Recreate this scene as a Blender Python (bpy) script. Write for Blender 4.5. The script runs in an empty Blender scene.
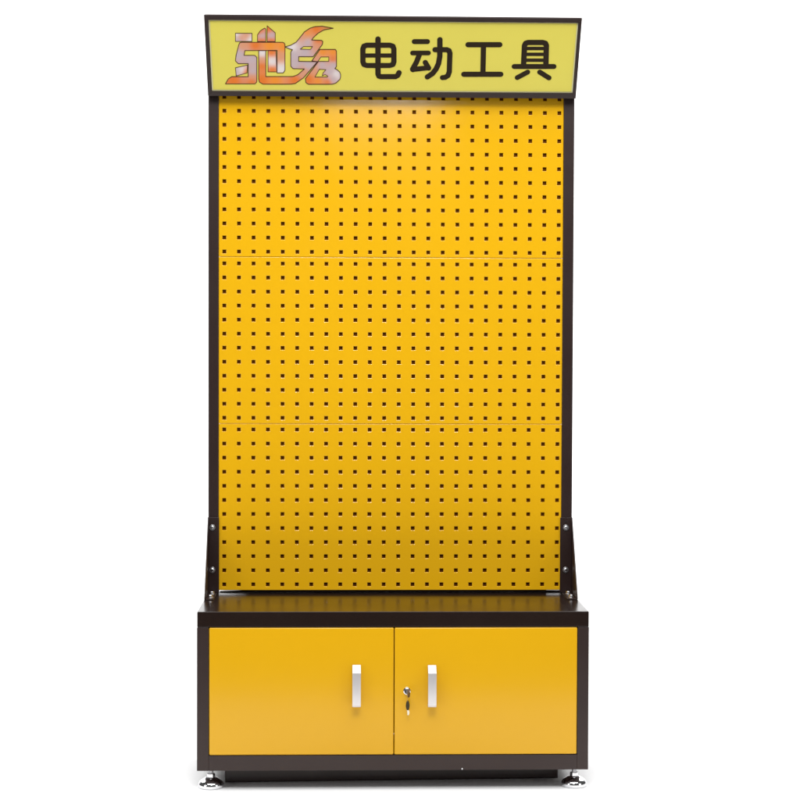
import bpy, bmesh, math, random
from mathutils import Vector, Matrix

sc = bpy.context.scene
COL = sc.collection
random.seed(4)

# logo outlines and stroke paths of the characters,in metres on the sign face (x from its middle,y up from its lower edge)
LOGO = {
 'A': ([(-0.41652,0.17487),(-0.37306,0.17527),(-0.37362,0.15285),(-0.41719,0.15246)],
   [((-0.41459,0.17323),(0.8,0.74,0.74)),((-0.40109,0.16175),(0.72,0.32,0.18)),((-0.38905,0.16808),(0.72,0.32,0.18)),((-0.37668,0.15698),(0.8,0.74,0.74)),((-0.40922,0.1542),(0.54,0.44,0.48))]),
 'B': ([(-0.35897,0.15257),(-0.35853,0.17126),(-0.35117,0.18208),(-0.33915,0.19004),(-0.33645,0.18718),(-0.33718,0.15276)],
   [((-0.35317,0.18083),(0.8,0.19,0.018)),((-0.34752,0.16846),(0.54,0.44,0.48)),((-0.34783,0.15475),(0.8,0.19,0.018))]),
 'C': ([(-0.33361,0.1528),(-0.33271,0.19629),(-0.31176,0.17707),(-0.3122,0.15299)],
   [((-0.32934,0.18724),(0.8,0.19,0.018)),((-0.32181,0.16869),(0.54,0.44,0.48)),((-0.32207,0.15498),(0.8,0.19,0.018))]),
 'E': ([(-0.4194,0.07865),(-0.38725,0.08653),(-0.38864,0.06451),(-0.41808,0.05578)],
   [((-0.41568,0.06937),(0.54,0.44,0.48)),((-0.40357,0.07371),(0.8,0.74,0.74)),((-0.38979,0.0662),(0.8,0.19,0.018))]),
 'H': ([(-0.33174,0.12778),(-0.31069,0.12712),(-0.30975,0.06815),(-0.33296,0.06795)],
   [((-0.3227,0.12283),(0.8,0.19,0.018)),((-0.32119,0.09764),(0.8,0.74,0.74)),((-0.32168,0.07229),(0.8,0.19,0.018))]),
 'D': ([(-0.40221,0.1501),(-0.29241,0.15108),(-0.28809,0.14862),(-0.28657,0.14405),(-0.28768,0.07258),(-0.29259,0.06533),(-0.30901,0.06519),(-0.30788,0.1284),(-0.39293,0.12724),(-0.39568,0.11381),(-0.36743,0.11405),(-0.36199,0.10864),(-0.36364,0.0392),(-0.36859,0.03361),(-0.44763,0.03296),(-0.43956,0.04709),(-0.43015,0.05355),(-0.38611,0.05392),(-0.38515,0.09076),(-0.41187,0.09053),(-0.41882,0.09806),(-0.41676,0.11362),(-0.40875,0.14296),(-0.40622,0.1484)],
   [((-0.39771,0.14098),(0.72,0.32,0.18)),((-0.36598,0.14126),(0.8,0.19,0.018)),((-0.3263,0.14161),(0.88,0.29,0.025)),((-0.29263,0.13774),(0.88,0.29,0.025)),((-0.29701,0.11257),(0.72,0.32,0.18)),((-0.29764,0.07461),(0.8,0.74,0.74)),((-0.40835,0.11579),(0.54,0.44,0.48)),((-0.37486,0.10349),(0.54,0.44,0.48)),((-0.37371,0.06973),(0.54,0.44,0.48)),((-0.37418,0.05062),(0.72,0.32,0.18)),((-0.37645,0.03995),(0.8,0.19,0.018)),((-0.42451,0.04168),(0.8,0.19,0.018))]),
 'F': ([(-0.35651,0.12741),(-0.3377,0.12758),(-0.33924,0.05473),(-0.26655,0.05534),(-0.25313,0.06084),(-0.23587,0.07711),(-0.26626,0.07769),(-0.27203,0.08469),(-0.27149,0.12398),(-0.26689,0.13071),(-0.27349,0.13261),(-0.28692,0.13834),(-0.27176,0.14293),(-0.25656,0.15196),(-0.2469,0.16452),(-0.23486,0.18038),(-0.22,0.19072),(-0.2068,0.19524),(-0.18756,0.19652),(-0.15859,0.19128),(-0.18339,0.18637),(-0.19847,0.1774),(-0.21149,0.16484),(-0.21577,0.15815),(-0.18986,0.15755),(-0.18617,0.15397),(-0.18779,0.1459),(-0.21214,0.11191),(-0.25067,0.11157),(-0.25083,0.09838),(-0.20106,0.09769),(-0.23825,0.05218),(-0.26038,0.03579),(-0.2722,0.03369),(-0.34719,0.03307),(-0.35643,0.03869),(-0.35837,0.04719)],
   [((-0.34792,0.12051),(0.8,0.74,0.74)),((-0.34836,0.10091),(0.72,0.32,0.18)),((-0.34873,0.08404),(0.8,0.19,0.018)),((-0.34961,0.04443),(0.8,0.19,0.018)),((-0.31485,0.04472),(0.88,0.29,0.025)),((-0.26134,0.04517),(0.8,0.19,0.018)),((-0.23702,0.06806),(0.72,0.32,0.18)),((-0.22617,0.08791),(0.54,0.44,0.48)),((-0.26077,0.09042),(0.54,0.44,0.48)),((-0.26311,0.11566),(0.54,0.44,0.48)),((-0.23381,0.12431),(0.54,0.44,0.48)),((-0.20184,0.14411),(0.72,0.32,0.18)),((-0.19913,0.15525),(0.8,0.19,0.018)),((-0.22561,0.15223),(0.54,0.44,0.48)),((-0.2681,0.13934),(0.8,0.74,0.74)),((-0.23603,0.16877),(0.72,0.32,0.18)),((-0.22803,0.17713),(0.88,0.29,0.025)),((-0.20421,0.18838),(0.8,0.19,0.018)),((-0.17256,0.19143),(0.6,0.25,0.06))]),
 'G': ([(-0.19449,0.13219),(-0.15336,0.13255),(-0.15017,0.12784),(-0.15019,0.08489),(-0.15446,0.07865),(-0.14886,0.07587),(-0.14191,0.06943),(-0.13923,0.06209),(-0.13923,0.05471),(-0.14136,0.04816),(-0.15155,0.03783),(-0.16228,0.03432),(-0.2253,0.0338),(-0.23223,0.0383),(-0.23346,0.04966),(-0.19893,0.09771),(-0.21569,0.09981)],
   [((-0.18603,0.12473),(0.88,0.29,0.025)),((-0.15947,0.12496),(0.88,0.29,0.025)),((-0.1595,0.10535),(0.8,0.19,0.018)),((-0.15952,0.08848),(0.54,0.44,0.48)),((-0.18885,0.08823),(0.54,0.44,0.48)),((-0.20474,0.10496),(0.72,0.32,0.18)),((-0.21028,0.07394),(0.72,0.32,0.18)),((-0.22384,0.04832),(0.8,0.19,0.018)),((-0.19978,0.04284),(0.88,0.29,0.025)),((-0.17299,0.04021),(0.8,0.19,0.018)),((-0.15958,0.04886),(0.54,0.44,0.48)),((-0.15154,0.06312),(0.8,0.74,0.74)),((-0.16757,0.06864),(0.54,0.44,0.48))]),
}
LOGO_HOLES = [[(-0.23737,0.13989),(-0.21379,0.1401),(-0.21915,0.13197),(-0.24619,0.13257)],[(-0.19141,0.11125),(-0.17066,0.11143),(-0.17069,0.09908),(-0.19972,0.09882)],[(-0.19585,0.0766),(-0.1785,0.07562),(-0.18628,0.06622),(-0.18819,0.05827),(-0.18069,0.06174),(-0.17321,0.05726),(-0.17509,0.05498),(-0.20774,0.0547)]]
CHARS = [
 [([(-0.08008,0.13404),(-0.07982,0.09902),(-0.0771,0.09088),(-0.06907,0.08813),(-0.00764,0.08866),(0.00033,0.09154),(0.00286,0.09973),(0.00229,0.13477),(-0.0005,0.14283),(-0.00851,0.14555),(-0.06955,0.14501),(-0.07749,0.14215),(-0.08008,0.13404)],0.01305),([(-0.07995,0.11614),(0.00258,0.11686)],0.01065),([(-0.0403,0.1625),(-0.03915,0.06464),(-0.03666,0.05842),(-0.03101,0.05676),(0.00785,0.05737),(0.01395,0.06111),(0.01704,0.06851)],0.01332)],
 [([(0.05606,0.15614),(0.09083,0.15645)],0.01252),([(0.05225,0.1243),(0.09433,0.12467)],0.01199),([(0.07146,0.12307),(0.06323,0.09885),(0.05324,0.07901),(0.05408,0.07732)],0.01305),([(0.05327,0.07788),(0.09437,0.08304)],0.01278),([(0.08675,0.09821),(0.09627,0.08221)],0.01278),([(0.11166,0.13406),(0.14281,0.13433),(0.14901,0.13187),(0.15164,0.1249),(0.15176,0.07249),(0.14862,0.06168),(0.14153,0.05651),(0.13404,0.05559)],0.01305),([(0.12386,0.16203),(0.12497,0.11625),(0.12213,0.09513),(0.11589,0.07955),(0.10686,0.06701),(0.09344,0.05724)],0.01332)],
 [([(0.19927,0.14879),(0.28338,0.14954)],0.01332),([(0.24025,0.14916),(0.24218,0.06645)],0.01305),([(0.19118,0.06545),(0.29003,0.06628)],0.01332)],
 [([(0.35011,0.0889),(0.34958,0.14762),(0.35215,0.15406),(0.35842,0.15634),(0.39784,0.1567),(0.40491,0.15453),(0.40797,0.14814),(0.40996,0.08942)],0.01332),([(0.34869,0.13951),(0.4074,0.14003)],0.00879),([(0.34958,0.12327),(0.40839,0.12378)],0.00879),([(0.35048,0.10669),(0.40941,0.1072)],0.00879),([(0.32517,0.08869),(0.43144,0.0896)],0.01278),([(0.362,0.07314),(0.33514,0.05728)],0.01252),([(0.39453,0.07342),(0.42056,0.05714)],0.01252)],
]


# ------------------------------------------------------------------ materials
def mat(name, col, rough=.4, metal=0.0, bump=0.0, bscale=900, rvar=0.0, coat=0.0, ior=1.5, mottling=0.0, wave=0.0):
    m = bpy.data.materials.new(name); m.use_nodes = True
    nt = m.node_tree; b = nt.nodes['Principled BSDF']
    b.inputs['Base Color'].default_value = (*col, 1)
    b.inputs['Roughness'].default_value = rough
    b.inputs['Metallic'].default_value = metal
    b.inputs['IOR'].default_value = ior
    b.inputs['Coat Weight'].default_value = coat
    b.inputs['Coat Roughness'].default_value = .06
    tc = nt.nodes.new('ShaderNodeTexCoord')
    if bump > 0:
        n = nt.nodes.new('ShaderNodeTexNoise'); n.inputs['Scale'].default_value = bscale
        n.inputs['Detail'].default_value = 2
        bp = nt.nodes.new('ShaderNodeBump'); bp.inputs['Strength'].default_value = bump
        bp.inputs['Distance'].default_value = .0006
        nt.links.new(tc.outputs['Object'], n.inputs['Vector'])
        nt.links.new(n.outputs['Fac'], bp.inputs['Height'])
        nt.links.new(bp.outputs['Normal'], b.inputs['Normal'])
        if wave > 0:                       # slight unevenness of the pressed sheet
            n2 = nt.nodes.new('ShaderNodeTexNoise'); n2.inputs['Scale'].default_value = 5
            n2.inputs['Detail'].default_value = 1
            b2 = nt.nodes.new('ShaderNodeBump'); b2.inputs['Strength'].default_value = wave
            b2.inputs['Distance'].default_value = .004
            nt.links.new(tc.outputs['Object'], n2.inputs['Vector'])
            nt.links.new(n2.outputs['Fac'], b2.inputs['Height'])
            nt.links.new(b2.outputs['Normal'], bp.inputs['Normal'])
    if rvar > 0:
        n = nt.nodes.new('ShaderNodeTexNoise'); n.inputs['Scale'].default_value = 6
        n.inputs['Detail'].default_value = 6
        mr = nt.nodes.new('ShaderNodeMapRange')
        mr.inputs['From Min'].default_value = .3; mr.inputs['From Max'].default_value = .7
        mr.inputs['To Min'].default_value = rough - rvar; mr.inputs['To Max'].default_value = rough + rvar
        nt.links.new(tc.outputs['Object'], n.inputs['Vector'])
        nt.links.new(n.outputs['Fac'], mr.inputs['Value'])
        nt.links.new(mr.outputs['Result'], b.inputs['Roughness'])
    if mottling > 0:
        n = nt.nodes.new('ShaderNodeTexNoise'); n.inputs['Scale'].default_value = 3.2
        n.inputs['Detail'].default_value = 5
        hs = nt.nodes.new('ShaderNodeMixRGB'); hs.blend_type = 'MIX'
        hs.inputs[1].default_value = (*[c * (1 - mottling) for c in col], 1)
        hs.inputs[2].default_value = (*[min(1, c * (1 + mottling)) for c in col], 1)
        nt.links.new(tc.outputs['Object'], n.inputs['Vector'])
        nt.links.new(n.outputs['Fac'], hs.inputs[0])
        nt.links.new(hs.outputs[0], b.inputs['Base Color'])
    return m

YEL = (.765, .412, .0045)
M_board = mat('yellow powder coat', YEL, .15, wave=.09, bump=.04, bscale=420, rvar=.04, mottling=.03)
M_door = mat('yellow door paint', (.690, .372, .0035), .26, wave=.25, ior=1.45, bump=.04, bscale=260, rvar=.012, mottling=.015)
M_black = mat('dark brown powder coat', (.023, .0108, .0090), .38, bump=.12, bscale=500, rvar=.05, mottling=.12)
M_top = mat('dark gloss worktop', (.015, .008, .006), .21, bump=.03, bscale=160, rvar=.03, ior=1.42, mottling=.1)
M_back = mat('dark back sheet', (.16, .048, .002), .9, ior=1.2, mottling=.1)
M_film = mat('pale yellow sign film', (.765, .675, .10), .35, rvar=.05, mottling=.04)
M_acr = mat('cream acrylic', (.86, .82, .46), .2, mottling=.02)
M_ink = mat('dark brown vinyl', (.020, .011, .003), .5, ior=1.32, mottling=.1)
M_zinc = mat('zinc plated steel', (.78, .78, .80), .28, metal=1, bump=.2, bscale=800)
M_chrome = mat('chrome', (.86, .86, .88), .07, metal=1, rvar=.02)
M_brass = mat('nickel key', (.50, .47, .40), .28, metal=1, bump=.2, bscale=900)
M_alu = mat('satin aluminium', (.72, .70, .71), .34, metal=.6, bump=.1, bscale=500)
M_white = mat('white studio paper', (.90, .90, .90), .9, mottling=.005)
M_slot = mat('black recess', (.004, .003, .002), .8, mottling=.1)
m = bpy.data.materials.new('printed logo ink'); m.use_nodes = True
b = m.node_tree.nodes['Principled BSDF']; b.inputs['Roughness'].default_value = .45; b.inputs['IOR'].default_value = 1.35
at = m.node_tree.nodes.new('ShaderNodeAttribute'); at.attribute_name = 'ink'
m.node_tree.links.new(at.outputs['Color'], b.inputs['Base Color'])
M_logo = m

# ------------------------------------------------------------------ helpers
def obj(name, bm, material, parent=None, smooth=False, label=None):
    me = bpy.data.meshes.new(name)
    bm.normal_update(); bm.to_mesh(me); bm.free()
    if smooth:
        for p in me.polygons: p.use_smooth = True
    me.materials.append(material)
    o = bpy.data.objects.new(name, me); COL.objects.link(o)
    if parent is not None: o.parent = parent
    if label: o['label'] = label
    return o

def box(bm, x0, x1, y0, y1, z0, z1, bev=0.0, seg=2):
    vs = [bm.verts.new((x, y, z)) for x in (x0, x1) for y in (y0, y1) for z in (z0, z1)]
    f = [(0, 1, 3, 2), (4, 6, 7, 5), (0, 4, 5, 1), (2, 3, 7, 6), (0, 2, 6, 4), (1, 5, 7, 3)]
    fs = [bm.faces.new([vs[i] for i in q]) for q in f]
    bmesh.ops.recalc_face_normals(bm, faces=fs)
    if bev > 0:
        es = list({e for q in fs for e in q.edges})
        bmesh.ops.bevel(bm, geom=es, offset=bev, segments=seg, profile=.5, affect='EDGES')

def prism(bm, pts, a, b, axis='x', bev=0.0):
    """closed outline pts (2D) swept from a to b along axis; outline lies in the two other axes"""
    def P(p, t):
        return (t, p[0], p[1]) if axis == 'x' else ((p[0], t, p[1]) if axis == 'y' else (p[0], p[1], t))
    A = [bm.verts.new(P(p, a)) for p in pts]; B = [bm.verts.new(P(p, b)) for p in pts]
    fs = [bm.faces.new(A), bm.faces.new(B[::-1])]
    n = len(pts)
    for i in range(n):
        fs.append(bm.faces.new((A[i], B[i], B[(i + 1) % n], A[(i + 1) % n])))
    bmesh.ops.recalc_face_normals(bm, faces=fs)
    if bev > 0:
        bmesh.ops.bevel(bm, geom=list({e for q in fs for e in q.edges}), offset=bev, segments=2, profile=.5, affect='EDGES')

def lathe(bm, prof, center, axis='z', n=40):
    """prof: list of (radius, height)"""
    c = Vector(center); rings = []
    for r, h in prof:
        ring = []
        for k in range(n):
            a = 2 * math.pi * k / n
            if axis == 'z': v = Vector((r * math.cos(a), r * math.sin(a), h))
            else: v = Vector((r * math.cos(a), -h, r * math.sin(a)))       # grows towards the viewer side (-y)
            ring.append(bm.verts.new(c + v))
        rings.append(ring)
    fs = []
    for i in range(len(rings) - 1):
        for k in range(n):
            fs.append(bm.faces.new((rings[i][k], rings[i][(k + 1) % n], rings[i + 1][(k + 1) % n], rings[i + 1][k])))
    fs.append(bm.faces.new(rings[0])); fs.append(bm.faces.new(rings[-1]))
    bmesh.ops.recalc_face_normals(bm, faces=fs)

def shade_auto(o, ang=35):
    for p in o.data.polygons: p.use_smooth = True
    o.data.set_sharp_from_angle(angle=math.radians(ang))

# ------------------------------------------------------------------ setting: white studio sweep
bm = bmesh.new()
prof = [(-1.15, 0)] + [(3.2, 0)]
for k in range(1, 17):
    a = math.pi / 2 * k / 16
    prof.append((3.2 + 1.6 * math.sin(a), 1.6 - 1.6 * math.cos(a)))
prof.append((4.8, 6.5))
L = [bm.verts.new((-8, y, z)) for y, z in prof]; Rr = [bm.verts.new((8, y, z)) for y, z in prof]
for i in range(len(prof) - 1): bm.faces.new((L[i], Rr[i], Rr[i + 1], L[i + 1]))
sweep = obj('floor', bm, M_white, smooth=True)
sweep['kind'] = 'structure'

# ------------------------------------------------------------------ the rack
rack = bpy.data.objects.new('display_rack', None); COL.objects.link(rack)
rack['label'] = 'tall yellow pegboard display rack with dark frame, tilted sign header and two-door base cabinet'
rack['category'] = 'display rack'
rack.empty_display_size = .2

ZT, ZB, DEP, HW = .4584, .0512, .381, .500
ZS = ZT - .0395                                     # underside of the worktop
# carcass: stiles, rails, sides, back, floor of the cabinet, butted end to end
bm = bmesh.new()
DX0, DX1, DZ0, DZ1 = -.4688, .4698, .0920, ZS - .0015
box(bm, -HW, DX0 - .0012, 0, DEP, ZB, ZS - .0006, .0012)          # left side with its stile
box(bm, DX1 + .0012, HW, 0, DEP, ZB, ZS - .0006, .0012)
box(bm, DX0 - .0012, DX1 + .0012, .0003, .030, ZB + .0002, DZ0 - .0014, .0010)    # bottom rail
box(bm, DX0 - .0012, DX1 + .0012, .035, DEP - .002, ZB + .0005, ZB + .012)       # cabinet floor
box(bm, DX0 - .0012, DX1 + .0012, DEP - .0018, DEP - .0005, ZB + .013, ZS - .002)
box(bm, DX0 - .0012, DX1 + .0012, .026, .040, ZS - .030, ZS - .001)              # rail behind the door tops
obj('carcass', bm, M_black, rack)
bm = bmesh.new()
box(bm, -.4995, .4995, -.0008, DEP + .001, ZS, ZT, .0018, 3)
obj('worktop', bm, M_top, rack)
bm = bmesh.new()
prism(bm, [(-.4345, .086), (.4365, .118), (.4365, .345), (-.4345, .345)], .001, ZB - .0004, 'z', .0015)
obj('plinth', bm, M_black, rack)
bm = bmesh.new()
lathe(bm, [(.0022, 0), (.0022, .0016), (.0012, .0024)], (.1766, .0003, .0545), 'y', 16)
obj('rivet', bm, M_zinc, rack, True)

# doors
def door(x0, x1, hx0, hx1, hz0, hz1, lock):
    bm = bmesh.new()
    box(bm, x0, x1, -.0022, .018, DZ0, DZ1, .0032, 4)
    d = obj('door', bm, M_door, rack); shade_auto(d, 50)
    # bow handle: strip of metal bent out from the door with sloped ends
    bm = bmesh.new()
    y = -.0022; o = .024; t = .004
    h = hz1 - hz0
    outer = [(y, hz1), (y - .004, hz1), (y - o, hz1 - .0175), (y - o, hz0 + .006), (y - o + .004, hz0), (y, hz0)]
    inner = [(y, hz0 + .005), (y - o + t + .001, hz0 + .008), (y - o + t, hz1 - .021), (y, hz1 - .005)]
    prism(bm, outer + inner, hx0, hx1, 'x', .0014)
    hd = obj('handle', bm, M_alu, d); shade_auto(hd, 30)
    if lock:
        bm = bmesh.new()
        lathe(bm, [(.0098, -.003), (.0098, .0012), (.0090, .0022), (.0080, .0024), (.0078, .0060), (.0068, .0068), (.0066, .0062)], (.0345, y, .2555), 'y', 36)
        lk = obj('lock', bm, M_chrome, d); shade_auto(lk, 30)
        bm = bmesh.new()
        box(bm, .0337, .0353, -.0082, -.0080, .2515, .2595)
        obj('keyhole', bm, M_slot, lk)
    return d
door(DX0, .0006, -.1050, -.0832, .2178, .3232, False)
door(.0026, DX1, .0874, .1090, .2172, .3222, True)

# levelling feet
def foot(x, y):
    bm = bmesh.new()
    lathe(bm, [(.0285, .0005), (.0318, .0015), (.0330, .0050), (.0330, .0085), (.0318, .0125), (.0290, .0160), (.0250, .0192), (.0205, .0222), (.0160, .0250), (.0120, .0262)], (x, y, 0), 'z', 56)
    f = obj('levelling_foot', bm, M_chrome, rack); shade_auto(f, 40)
    bm = bmesh.new()
    lathe(bm, [(.0095, .0263), (.0105, .0272), (.0105, .0350), (.0095, .0362)], (x, y, 0), 'z', 6)
    obj('hex_nut', bm, M_chrome, f)
    bm = bmesh.new()
    pr = []
    zz = .0363
    while zz < .0505:
        pr += [(.0064, zz), (.0052, zz + .0009)]; zz += .0018
    lathe(bm, pr, (x, y, 0), 'z', 20)
    s = obj('threaded_stem', bm, M_zinc, f); shade_auto(s, 60)
foot(-.4672, .040); foot(.4690, .040); foot(-.405, .362); foot(.405, .362)

# posts
YF = .3313; PZ1 = 1.862
for s in (-1, 1):
    bm = bmesh.new()
    a, c = sorted((s * .4963, s * (.4685 if s < 0 else .4674)))
    box(bm, a, c, YF, YF + .042, ZT + .0006, PZ1, .0016, 2)
    obj('post', bm, M_black, rack)
bm = bmesh.new()
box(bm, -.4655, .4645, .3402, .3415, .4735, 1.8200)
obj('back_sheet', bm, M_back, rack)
bm = bmesh.new()
prism(bm, [(-.4675, ZT + .0004), (.4675, ZT + .0004), (.4675, ZT + .0046), (.4300, ZT + .0052), (.4295, .5000), (-.3870, .5000), (-.3873, ZT + .0068), (-.4675, ZT + .0026)], .3610, .3790, 'y')
obj('cross_rail', bm, M_black, rack)
bm = bmesh.new()
box(bm, -.4675, .4670, .3560, .3605, ZT + .0066, ZT + .0300, .0005)  # added bar: keeps the white backdrop from mirroring in the worktop under the board
obj('reflection_blocker', bm, M_black, rack)

# pegboards: sheets with 24 x 12 real square holes and folded edges
def pegboard(z0, z1, zfirst, zlast):
    bm = bmesh.new()
    BX0, BX1, YB = -.4670, .4659, .3343
    rim = .0061; hw = rim
    xs = [BX0]; x0, x1 = -.4531, .4556
    for i in range(24):
        c = x0 + (x1 - x0) * i / 23; xs += [c - hw, c + hw]
    xs.append(BX1)
    zs = [z0]
    for j in range(12):
        c = zfirst + (zlast - zfirst) * j / 11; zs += [c - hw, c + hw]
    zs.append(z1)
    th = .0012
    F = [[bm.verts.new((x, YB, z)) for z in zs] for x in xs]
    B = [[bm.verts.new((x, YB + th, z)) for z in zs] for x in xs]
    nx, nz = len(xs) - 1, len(zs) - 1
    for i in range(nx):
        for j in range(nz):
            if i % 2 == 1 and j % 2 == 1:
                # punched hole: the rim dips into the sheet, its back edge stands proud by a hair
                q = [(i, j), (i + 1, j), (i + 1, j + 1), (i, j + 1)]
                cx_, cz_ = (xs[i] + xs[i + 1]) / 2, (zs[j] + zs[j + 1]) / 2
                s1 = 1 - .0007 / rim; s2 = 1 - .0012 / rim
                r1 = [bm.verts.new((cx_ + (xs[a_] - cx_) * s1, YB + .0003, cz_ + (zs[b_] - cz_) * s1)) for a_, b_ in q]
                r2 = [bm.verts.new((cx_ + (xs[a_] - cx_) * s2, YB + .0013, cz_ + (zs[b_] - cz_) * s2)) for a_, b_ in q]
                for k in range(4):
                    k2_ = (k + 1) % 4; (a_, b_), (c_, d_) = q[k], q[k2_]
                    bm.faces.new((F[a_][b_], F[c_][d_], r1[k2_], r1[k]))
                    bm.faces.new((r1[k], r1[k2_], r2[k2_], r2[k]))
                    bm.faces.new((r2[k], r2[k2_], B[c_][d_], B[a_][b_]))
            else:
                bm.faces.new((F[i][j], F[i + 1][j], F[i + 1][j + 1], F[i][j + 1]))
                bm.faces.new((B[i][j], B[i][j + 1], B[i + 1][j + 1], B[i + 1][j]))
    # folded edges, with a small bend radius
    loop = [(i, 0) for i in range(len(xs))] + [(len(xs) - 1, j) for j in range(1, len(zs))] + \
           [(i, len(zs) - 1) for i in range(len(xs) - 2, -1, -1)] + [(0, j) for j in range(len(zs) - 2, 0, -1)]
    n = len(loop)
    steps = [(.0006, .0002), (.0011, .0006), (.0013, .0013), (.0013, .0055)]
    cx, cz = (BX0 + BX1) / 2, (z0 + z1) / 2
    prev = [F[i][j] for i, j in loop]
    for out, back in steps:
        cur = []
        for (i, j) in loop:
            v = F[i][j].co.copy()
            if i == 0: v.x -= out
            if i == len(xs) - 1: v.x += out
            if j == 0: v.z -= out
            if j == len(zs) - 1: v.z += out
            v.y += back
            cur.append(bm.verts.new(v))
        for k in range(n):
            bm.faces.new((prev[k], prev[(k + 1) % n], cur[(k + 1) % n], cur[k]))
        prev = cur
    bmesh.ops.recalc_face_normals(bm, faces=bm.faces[:])
    o = obj('pegboard', bm, M_board, rack)
    return o
g = .0017
pegboard(.4690, .9222 - g, .4832, .9062)
pegboard(.9222 + g, 1.3751 - g, .9379, 1.3567)
pegboard(1.3751 + g, 1.8270, 1.3889, 1.8068)

# gusset plates that brace the posts on the worktop, with their bolts
def cap_bolt(parent, c, axis, r, h):
    bm = bmesh.new()
    lathe(bm, [(r * 1.45, 0), (r * 1.45, .0010), (r * 1.40, .0013)], c, axis, 28)
    if axis == 'y':
        lathe(bm, [(r, .0014), (r, .0014 + h * .35), (r * .86, .0014 + h * .75), (r * .5, .0014 + h)], c, axis, 24)
    else:
        lathe(bm, [(r, .0014), (r, .0014 + h * .8), (r * .85, .0014 + h)], c, axis, 6)
    o = obj('bolt', bm, M_zinc, parent); shade_auto(o, 40)
    if axis == 'y':
        bm = bmesh.new()
        yy = c[1] - .0014 - h
        box(bm, c[0] - r * .5, c[0] + r * .5, yy - .0002, yy + .0006, c[2] - r * .12, c[2] + r * .12)
        box(bm, c[0] - r * .12, c[0] + r * .12, yy - .0003, yy + .0005, c[2] - r * .5, c[2] + r * .5)
        obj('slot', bm, M_slot, o)
def gusset(s, out, bx, topin):
    bm = bmesh.new()
    X = lambda a, b_: sorted((s * a, s * b_))
    a, c = X(out - .0022, out + .0004)
    prism(bm, [(YF - .0026, .6672), (YF + .012, .6672), (YF + .012, ZT + .0006), (.2060, ZT + .0006), (.2040, ZT + .0060), (.2085, ZT + .0160)], a, c, 'x', .0006)
    a, c = X(out - .0024, topin)
    prism(bm, [(a, .6672), (c, .6672 - (0 if s > 0 else 0)), (c, ZT + .0034), (a, ZT + .0034)], YF - .0024, YF - .0004, 'y', .0006)
    a, c = X(out - .0024, topin + .006)
    box(bm, a, c, .2080, YF - .0026, ZT + .0006, ZT + .0030, .0006)
    g_ = obj('gusset', bm, M_black, rack)
    for z in (.6398, .5239): cap_bolt(g_, (bx, YF - .0025, z), 'y', .0056, .0034)
    cap_bolt(g_, (s * (out - .013), .3080, ZT + .0030), 'z', .0058, .0052)
    cap_bolt(g_, (s * (out - .014), .2400, ZT + .0030), 'z', .0058, .0052)
    bm = bmesh.new()
    lathe(bm, [(.0022, -.0005), (.0022, .0003), (.0014, .0006)], (bx, YF - .0024, .6560), 'y', 12)
    obj('hole', bm, M_slot, g_)
gusset(-1, .4972, -.4848, .4668)
gusset(1, .4972, .4795, .4640)

# ------------------------------------------------------------------ tilted sign header
SY, SZ = .310, 1.8072                      # lower front edge of the sign
TIL = Vector((0, -.5025, .8646)).normalized()       # up the slope
NOR = Vector((0, -.8646, -.5025)).normalized()      # out of the face
SH = .2249
O = Vector((0, SY, SZ))
def S(x, t, n=0.0): return O + Vector((x, 0, 0)) + TIL * t + NOR * n

hx0, hx1 = -.4950, .4962
HL = (-.4953, .4963); HTL = (-.4975, .4975)
def xat(side, t):                              # sides of the header spread slightly towards the top
    k = t / SH
    return (HL[0] + (HTL[0] - HL[0]) * k) if side == 0 else (HL[1] + (HTL[1] - HL[1]) * k)
bm = bmesh.new()
# housing: wedge from the sloping front back to the posts
def wedge(xa0, xa1):
    top = S(0, SH, -.004); bot = S(0, 0, -.004)
    pts = [(bot.y, bot.z), (top.y, top.z), (.348, top.z - .004), (.348, PZ1 + .001), (YF - .0010, PZ1 + .001), (YF - .0010, bot.z + .0005)]
    prism(bm, pts, xa0, xa1, 'x', .0010)
wedge(-.4950, .4952)
housing = obj('sign_header', bm, M_black, rack)
# front frame: four bars with mitred ends
FW, FT = .0118, .0045
bm = bmesh.new()
def bar(q):                                   # q: four (x,t) corners, prism from n=-.0035 to n=+FT
    A = [bm.verts.new(S(x, t, -.0035)) for x, t in q]; B = [bm.verts.new(S(x, t, FT)) for x, t in q]
    fs = [bm.faces.new(A), bm.faces.new(B[::-1])]
    for i in range(4): fs.append(bm.faces.new((A[i], B[i], B[(i + 1) % 4], A[(i + 1) % 4])))
    bmesh.ops.recalc_face_normals(bm, faces=fs)
    bmesh.ops.bevel(bm, geom=list({e for f in fs for e in f.edges}), offset=.0009, segments=2, profile=.5, affect='EDGES')
o_ = [(xat(0, 0), -.0005), (xat(1, 0), -.0005), (xat(1, SH), SH), (xat(0, SH), SH)]
i_ = [(-.4840, .0128), (.4868, .0150), (.4882, .2125), (-.4862, .2118)]
for k in range(4): bar([o_[k], o_[(k + 1) % 4], i_[(k + 1) % 4], i_[k]])
obj('sign_frame', bm, M_black, housing)
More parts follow.
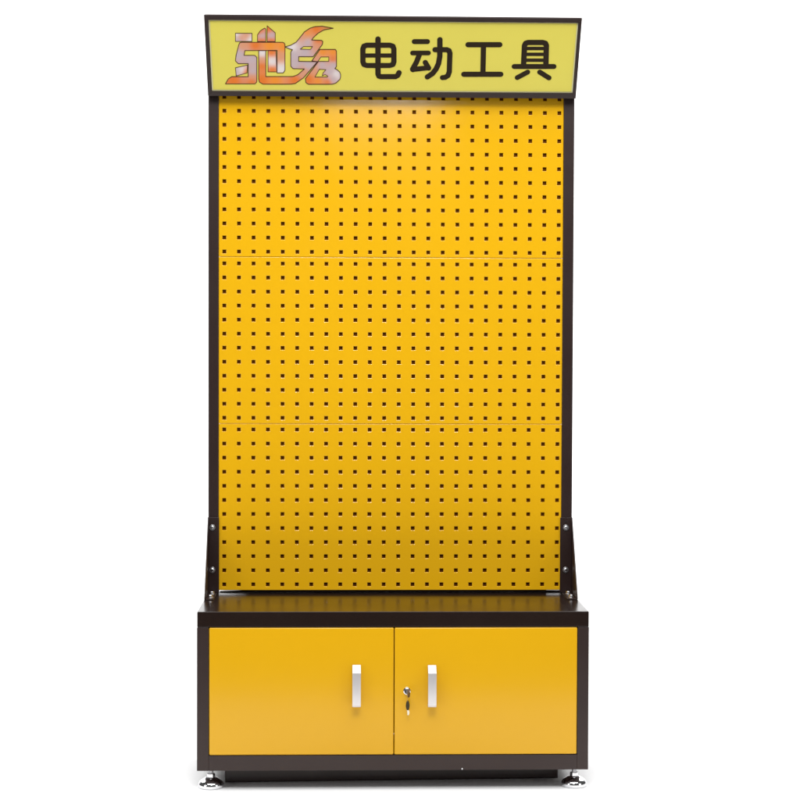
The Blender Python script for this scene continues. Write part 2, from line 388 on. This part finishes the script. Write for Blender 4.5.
# cream acrylic with the printed film on it
def sheet(q, n0, n1, name, material, parent):
    bm = bmesh.new()
    A = [bm.verts.new(S(x, t, n0)) for x, t in q]; B = [bm.verts.new(S(x, t, n1)) for x, t in q]
    fs = [bm.faces.new(A), bm.faces.new(B[::-1])]
    for i in range(4): fs.append(bm.faces.new((A[i], B[i], B[(i + 1) % 4], A[(i + 1) % 4])))
    bmesh.ops.recalc_face_normals(bm, faces=fs)
    return obj(name, bm, material, parent)
sheet([(-.4860, .0108), (.4888, .0128), (.4900, .2145), (-.4880, .2138)], -.0034, -.0002, 'sign_face', M_acr, housing)
face = sheet([(-.4808, .0160), (.4836, .0180), (.4850, .2098), (-.4825, .2088)], 0.0, .0004, 'printed_film', M_film, housing)

def stroke(bm, pts, w, n0, n1, cap=10):
    """one continuous rounded stroke as a slab: swept quads joined with discs, each slab slightly higher"""
    r = w / 2; k = 0
    closed = (pts[0] == pts[-1])
    P = [Vector(p) for p in pts]
    def slab(poly, hi):
        A = [bm.verts.new(S(x, t, n0)) for x, t in poly]; B = [bm.verts.new(S(x, t, hi)) for x, t in poly]
        fs = [bm.faces.new(A), bm.faces.new(B[::-1])]; m_ = len(poly)
        for i in range(m_): fs.append(bm.faces.new((A[i], B[i], B[(i + 1) % m_], A[(i + 1) % m_])))
        bmesh.ops.recalc_face_normals(bm, faces=fs)
    for i in range(len(P) - 1):
        a, b_ = P[i], P[i + 1]; d = (b_ - a).normalized(); ang = math.atan2(d.y, d.x)
        poly = [(b_.x + r * math.cos(ang - math.pi / 2 + math.pi * j / cap), b_.y + r * math.sin(ang - math.pi / 2 + math.pi * j / cap)) for j in range(cap + 1)]
        poly += [(a.x + r * math.cos(ang + math.pi / 2 + math.pi * j / cap), a.y + r * math.sin(ang + math.pi / 2 + math.pi * j / cap)) for j in range(cap + 1)]
        slab(poly, n1 + stroke.k * .000004); stroke.k += 1
for ch in CHARS:
    bm = bmesh.new(); stroke.k = 0
    for pts, w in ch: stroke(bm, pts, w * 1.09, .0005, .0010)
    obj('lettering', bm, M_ink, housing)

# logo: each shape tessellated finely so that its printed colours blend across it
def logo_fill(name, pts, stops, n, parent):
    bm = bmesh.new()
    vs = [bm.verts.new((x, t, 0)) for x, t in pts]
    es = [bm.edges.new((vs[i], vs[(i + 1) % len(vs)])) for i in range(len(vs))]
    bmesh.ops.triangle_fill(bm, edges=es, use_beauty=True)
    for it in range(5):
        long = [e for e in bm.edges if e.calc_length() > .005]
        if not long: break
        bmesh.ops.subdivide_edges(bm, edges=long, cuts=1)
        bmesh.ops.triangulate(bm, faces=[f for f in bm.faces if len(f.verts) > 3])
    lay = bm.verts.layers.float_color.new('ink')
    for v in bm.verts:
        sw = 0; c = [0, 0, 0]
        for (x, t), col in stops:
            w = 1 / (((v.co.x - x) ** 2 + (v.co.y - t) ** 2) + 5e-5) ** 1.35
            sw += w
            for k in range(3): c[k] += w * col[k]
        v[lay] = (c[0] / sw, c[1] / sw, c[2] / sw, 1)
    for v in bm.verts: v.co = S(v.co.x, v.co.y, n)
    bm.normal_update()
    for f in bm.faces:
        if f.normal.dot(NOR) < 0: f.normal_flip()
    return obj(name, bm, M_logo, parent)
k = 0
lo = bmesh.new(); stroke.k = 0
for key in LOGO:
    pts, stops = LOGO[key]
    logo_fill('logo_shape', pts, stops, .0006 + .00001 * k, housing); k += 1
    stroke(lo, pts + [pts[0]], .0019 if key in 'DFG' else .0017, .0005, .00085, 6)
for h in LOGO_HOLES:
    hb = bmesh.new()
    fc = hb.faces.new([hb.verts.new(S(x, t, .00078)) for x, t in h]); fc.normal_update()
    if fc.normal.dot(NOR) < 0: fc.normal_flip()
    obj('logo_opening', hb, M_film, housing)
    stroke(lo, h + [h[0]], .0014, .0005, .00090, 6)
obj('logo_outline', lo, mat('logo outline ink', (.06, .018, .010), .45, ior=1.35, mottling=.1), housing)

# ------------------------------------------------------------------ keys (things of their own)
def key(name, base, label, hanging):
    k_ = bpy.data.objects.new(name, None); COL.objects.link(k_)
    k_.location = base; k_['label'] = label; k_['category'] = 'key'; k_['group'] = 'keys at the cabinet lock'
    return k_
k1 = key('key', (.0345, -.0078, .2555), 'small dark key pushed into the lock of the right-hand cabinet door', False)
bm = bmesh.new()
# flat bow seen nearly edge-on
out = []
for i in range(20):
    a = 2 * math.pi * i / 20; out.append((-.0125 + .0095 * math.cos(a), .0105 * math.sin(a) - .003))
prism(bm, out, -.0012, .0012, 'x', .0004)
bmesh.ops.rotate(bm, verts=bm.verts[:], cent=(0, 0, 0), matrix=Matrix.Rotation(math.radians(16), 3, 'Z'))
obj('bow', bm, mat('dark key', (.12, .07, .04), .3, metal=.8, bump=.1), k1)
bm = bmesh.new(); box(bm, -.0010, .0010, -.004, .0012, -.0035, .0035, .0003); obj('blade', bm, M_brass, k1)
k2 = key('key', (.0362, -.0150, .2300), 'spare key hanging on a small ring just below the lock on the right-hand cabinet door', True)
bm = bmesh.new()
R0, r0 = .0085, .0007
for i in range(28):
    a = 2 * math.pi * i / 28
    for j in range(6):
        q = 2 * math.pi * j / 6
        bm.verts.new((.18 * (R0 + r0 * math.cos(q)) * math.sin(a) , (R0 + r0 * math.cos(q)) * math.sin(a) * .5 + r0 * math.sin(q), (R0 + r0 * math.cos(q)) * math.cos(a) + .009))
bm.verts.ensure_lookup_table()
for i in range(28):
    for j in range(6):
        bm.faces.new((bm.verts[i * 6 + j], bm.verts[((i + 1) % 28) * 6 + j], bm.verts[((i + 1) % 28) * 6 + (j + 1) % 6], bm.verts[i * 6 + (j + 1) % 6]))
bmesh.ops.recalc_face_normals(bm, faces=bm.faces[:])
obj('key_ring', bm, M_zinc, k2, True)
bm = bmesh.new()
bow = [(-.0015, .003), (.0015, .003), (.0038, -.002), (.0050, -.010), (.0040, -.017), (.0018, -.0215), (-.0018, -.0215), (-.0042, -.017), (-.0052, -.010), (-.0040, -.002)]
prism(bm, [(x, z) for x, z in bow], .0, .0022, 'y', .0006)
obj('bow', bm, mat('dark key bow', (.06, .045, .02), .35, metal=.6, bump=.1), k2)
bm = bmesh.new()
bl = [(-.0022, -.0216), (.0034, -.0216), (.0044, -.027), (.0038, -.0315), (.0020, -.0345), (-.0014, -.0335), (-.0008, -.029), (-.0018, -.0275), (-.0010, -.0255)]
prism(bm, bl, .0002, .0018, 'y', .0003)
obj('blade', bm, mat('bright key blade', (.93, .88, .70), .3, metal=.8, bump=.1), k2)

# ------------------------------------------------------------------ light: studio lamps
def area(name, loc, target, sx, sy, power, col=(1, 1, 1)):
    l = bpy.data.lights.new(name, 'AREA'); l.shape = 'RECTANGLE'; l.size = sx; l.size_y = sy
    l.energy = power; l.color = col
    o = bpy.data.objects.new(name, l); COL.objects.link(o); o.location = loc
    d = Vector(target) - Vector(loc); o.rotation_euler = d.to_track_quat('-Z', 'Y').to_euler()
    return o
KEY, SIDE, TOP, BACK, WORLD, EXPO, STROBE = 54, 23, 200, 190, .08, 0.0, 1.8

area('key_softbox', (.05, -2.4, 3.5), (0, .3, 1.7), 1.0, 1.0, KEY)
area('small_strobe', (.06, -3.4, 2.33), (0, .3, 1.7), .5, .11, STROBE)
area('left_softbox', (-3.3, -2.4, 1.5), (0, .3, .7), 1.4, 2.2, SIDE)
area('right_softbox', (3.4, -2.4, 1.5), (0, .3, .7), 1.4, 2.2, SIDE * .8)
area('overhead_softbox', (0, -1.5, 4.2), (0, -.8, 0), 4.5, 3.0, TOP)
area('backdrop_lamp', (-3.2, 2.2, 3.4), (-1, 4.4, 1.2), 2.0, 1.0, BACK)
area('backdrop_lamp', (3.2, 2.2, 3.4), (1, 4.4, 1.2), 2.0, 1.0, BACK)

w = bpy.data.worlds.new('World'); sc.world = w; w.use_nodes = True
w.node_tree.nodes['Background'].inputs['Color'].default_value = (1, 1, 1, 1)
w.node_tree.nodes['Background'].inputs['Strength'].default_value = WORLD

# ------------------------------------------------------------------ camera
cam = bpy.data.cameras.new('Camera'); cam.lens = 81.078; cam.sensor_width = 36; cam.clip_end = 100
co = bpy.data.objects.new('Camera', cam); COL.objects.link(co)
r = Vector((0.99952959, -0.03048164, 0.00338549)); u = Vector((-0.00245765, 0.03042573, 0.99953401)); f = Vector((0.03057044, 0.99907214, -0.0303365))
M = Matrix((r, u, -f)).transposed().to_4x4(); M.translation = Vector((-.12557, -4.5706, 1.1366))
co.matrix_world = M
sc.camera = co
sc.view_settings.view_transform = 'Standard'; sc.view_settings.look = 'None'
sc.view_settings.exposure = EXPO; sc.view_settings.gamma = 1
sc.cycles.max_bounces = 8
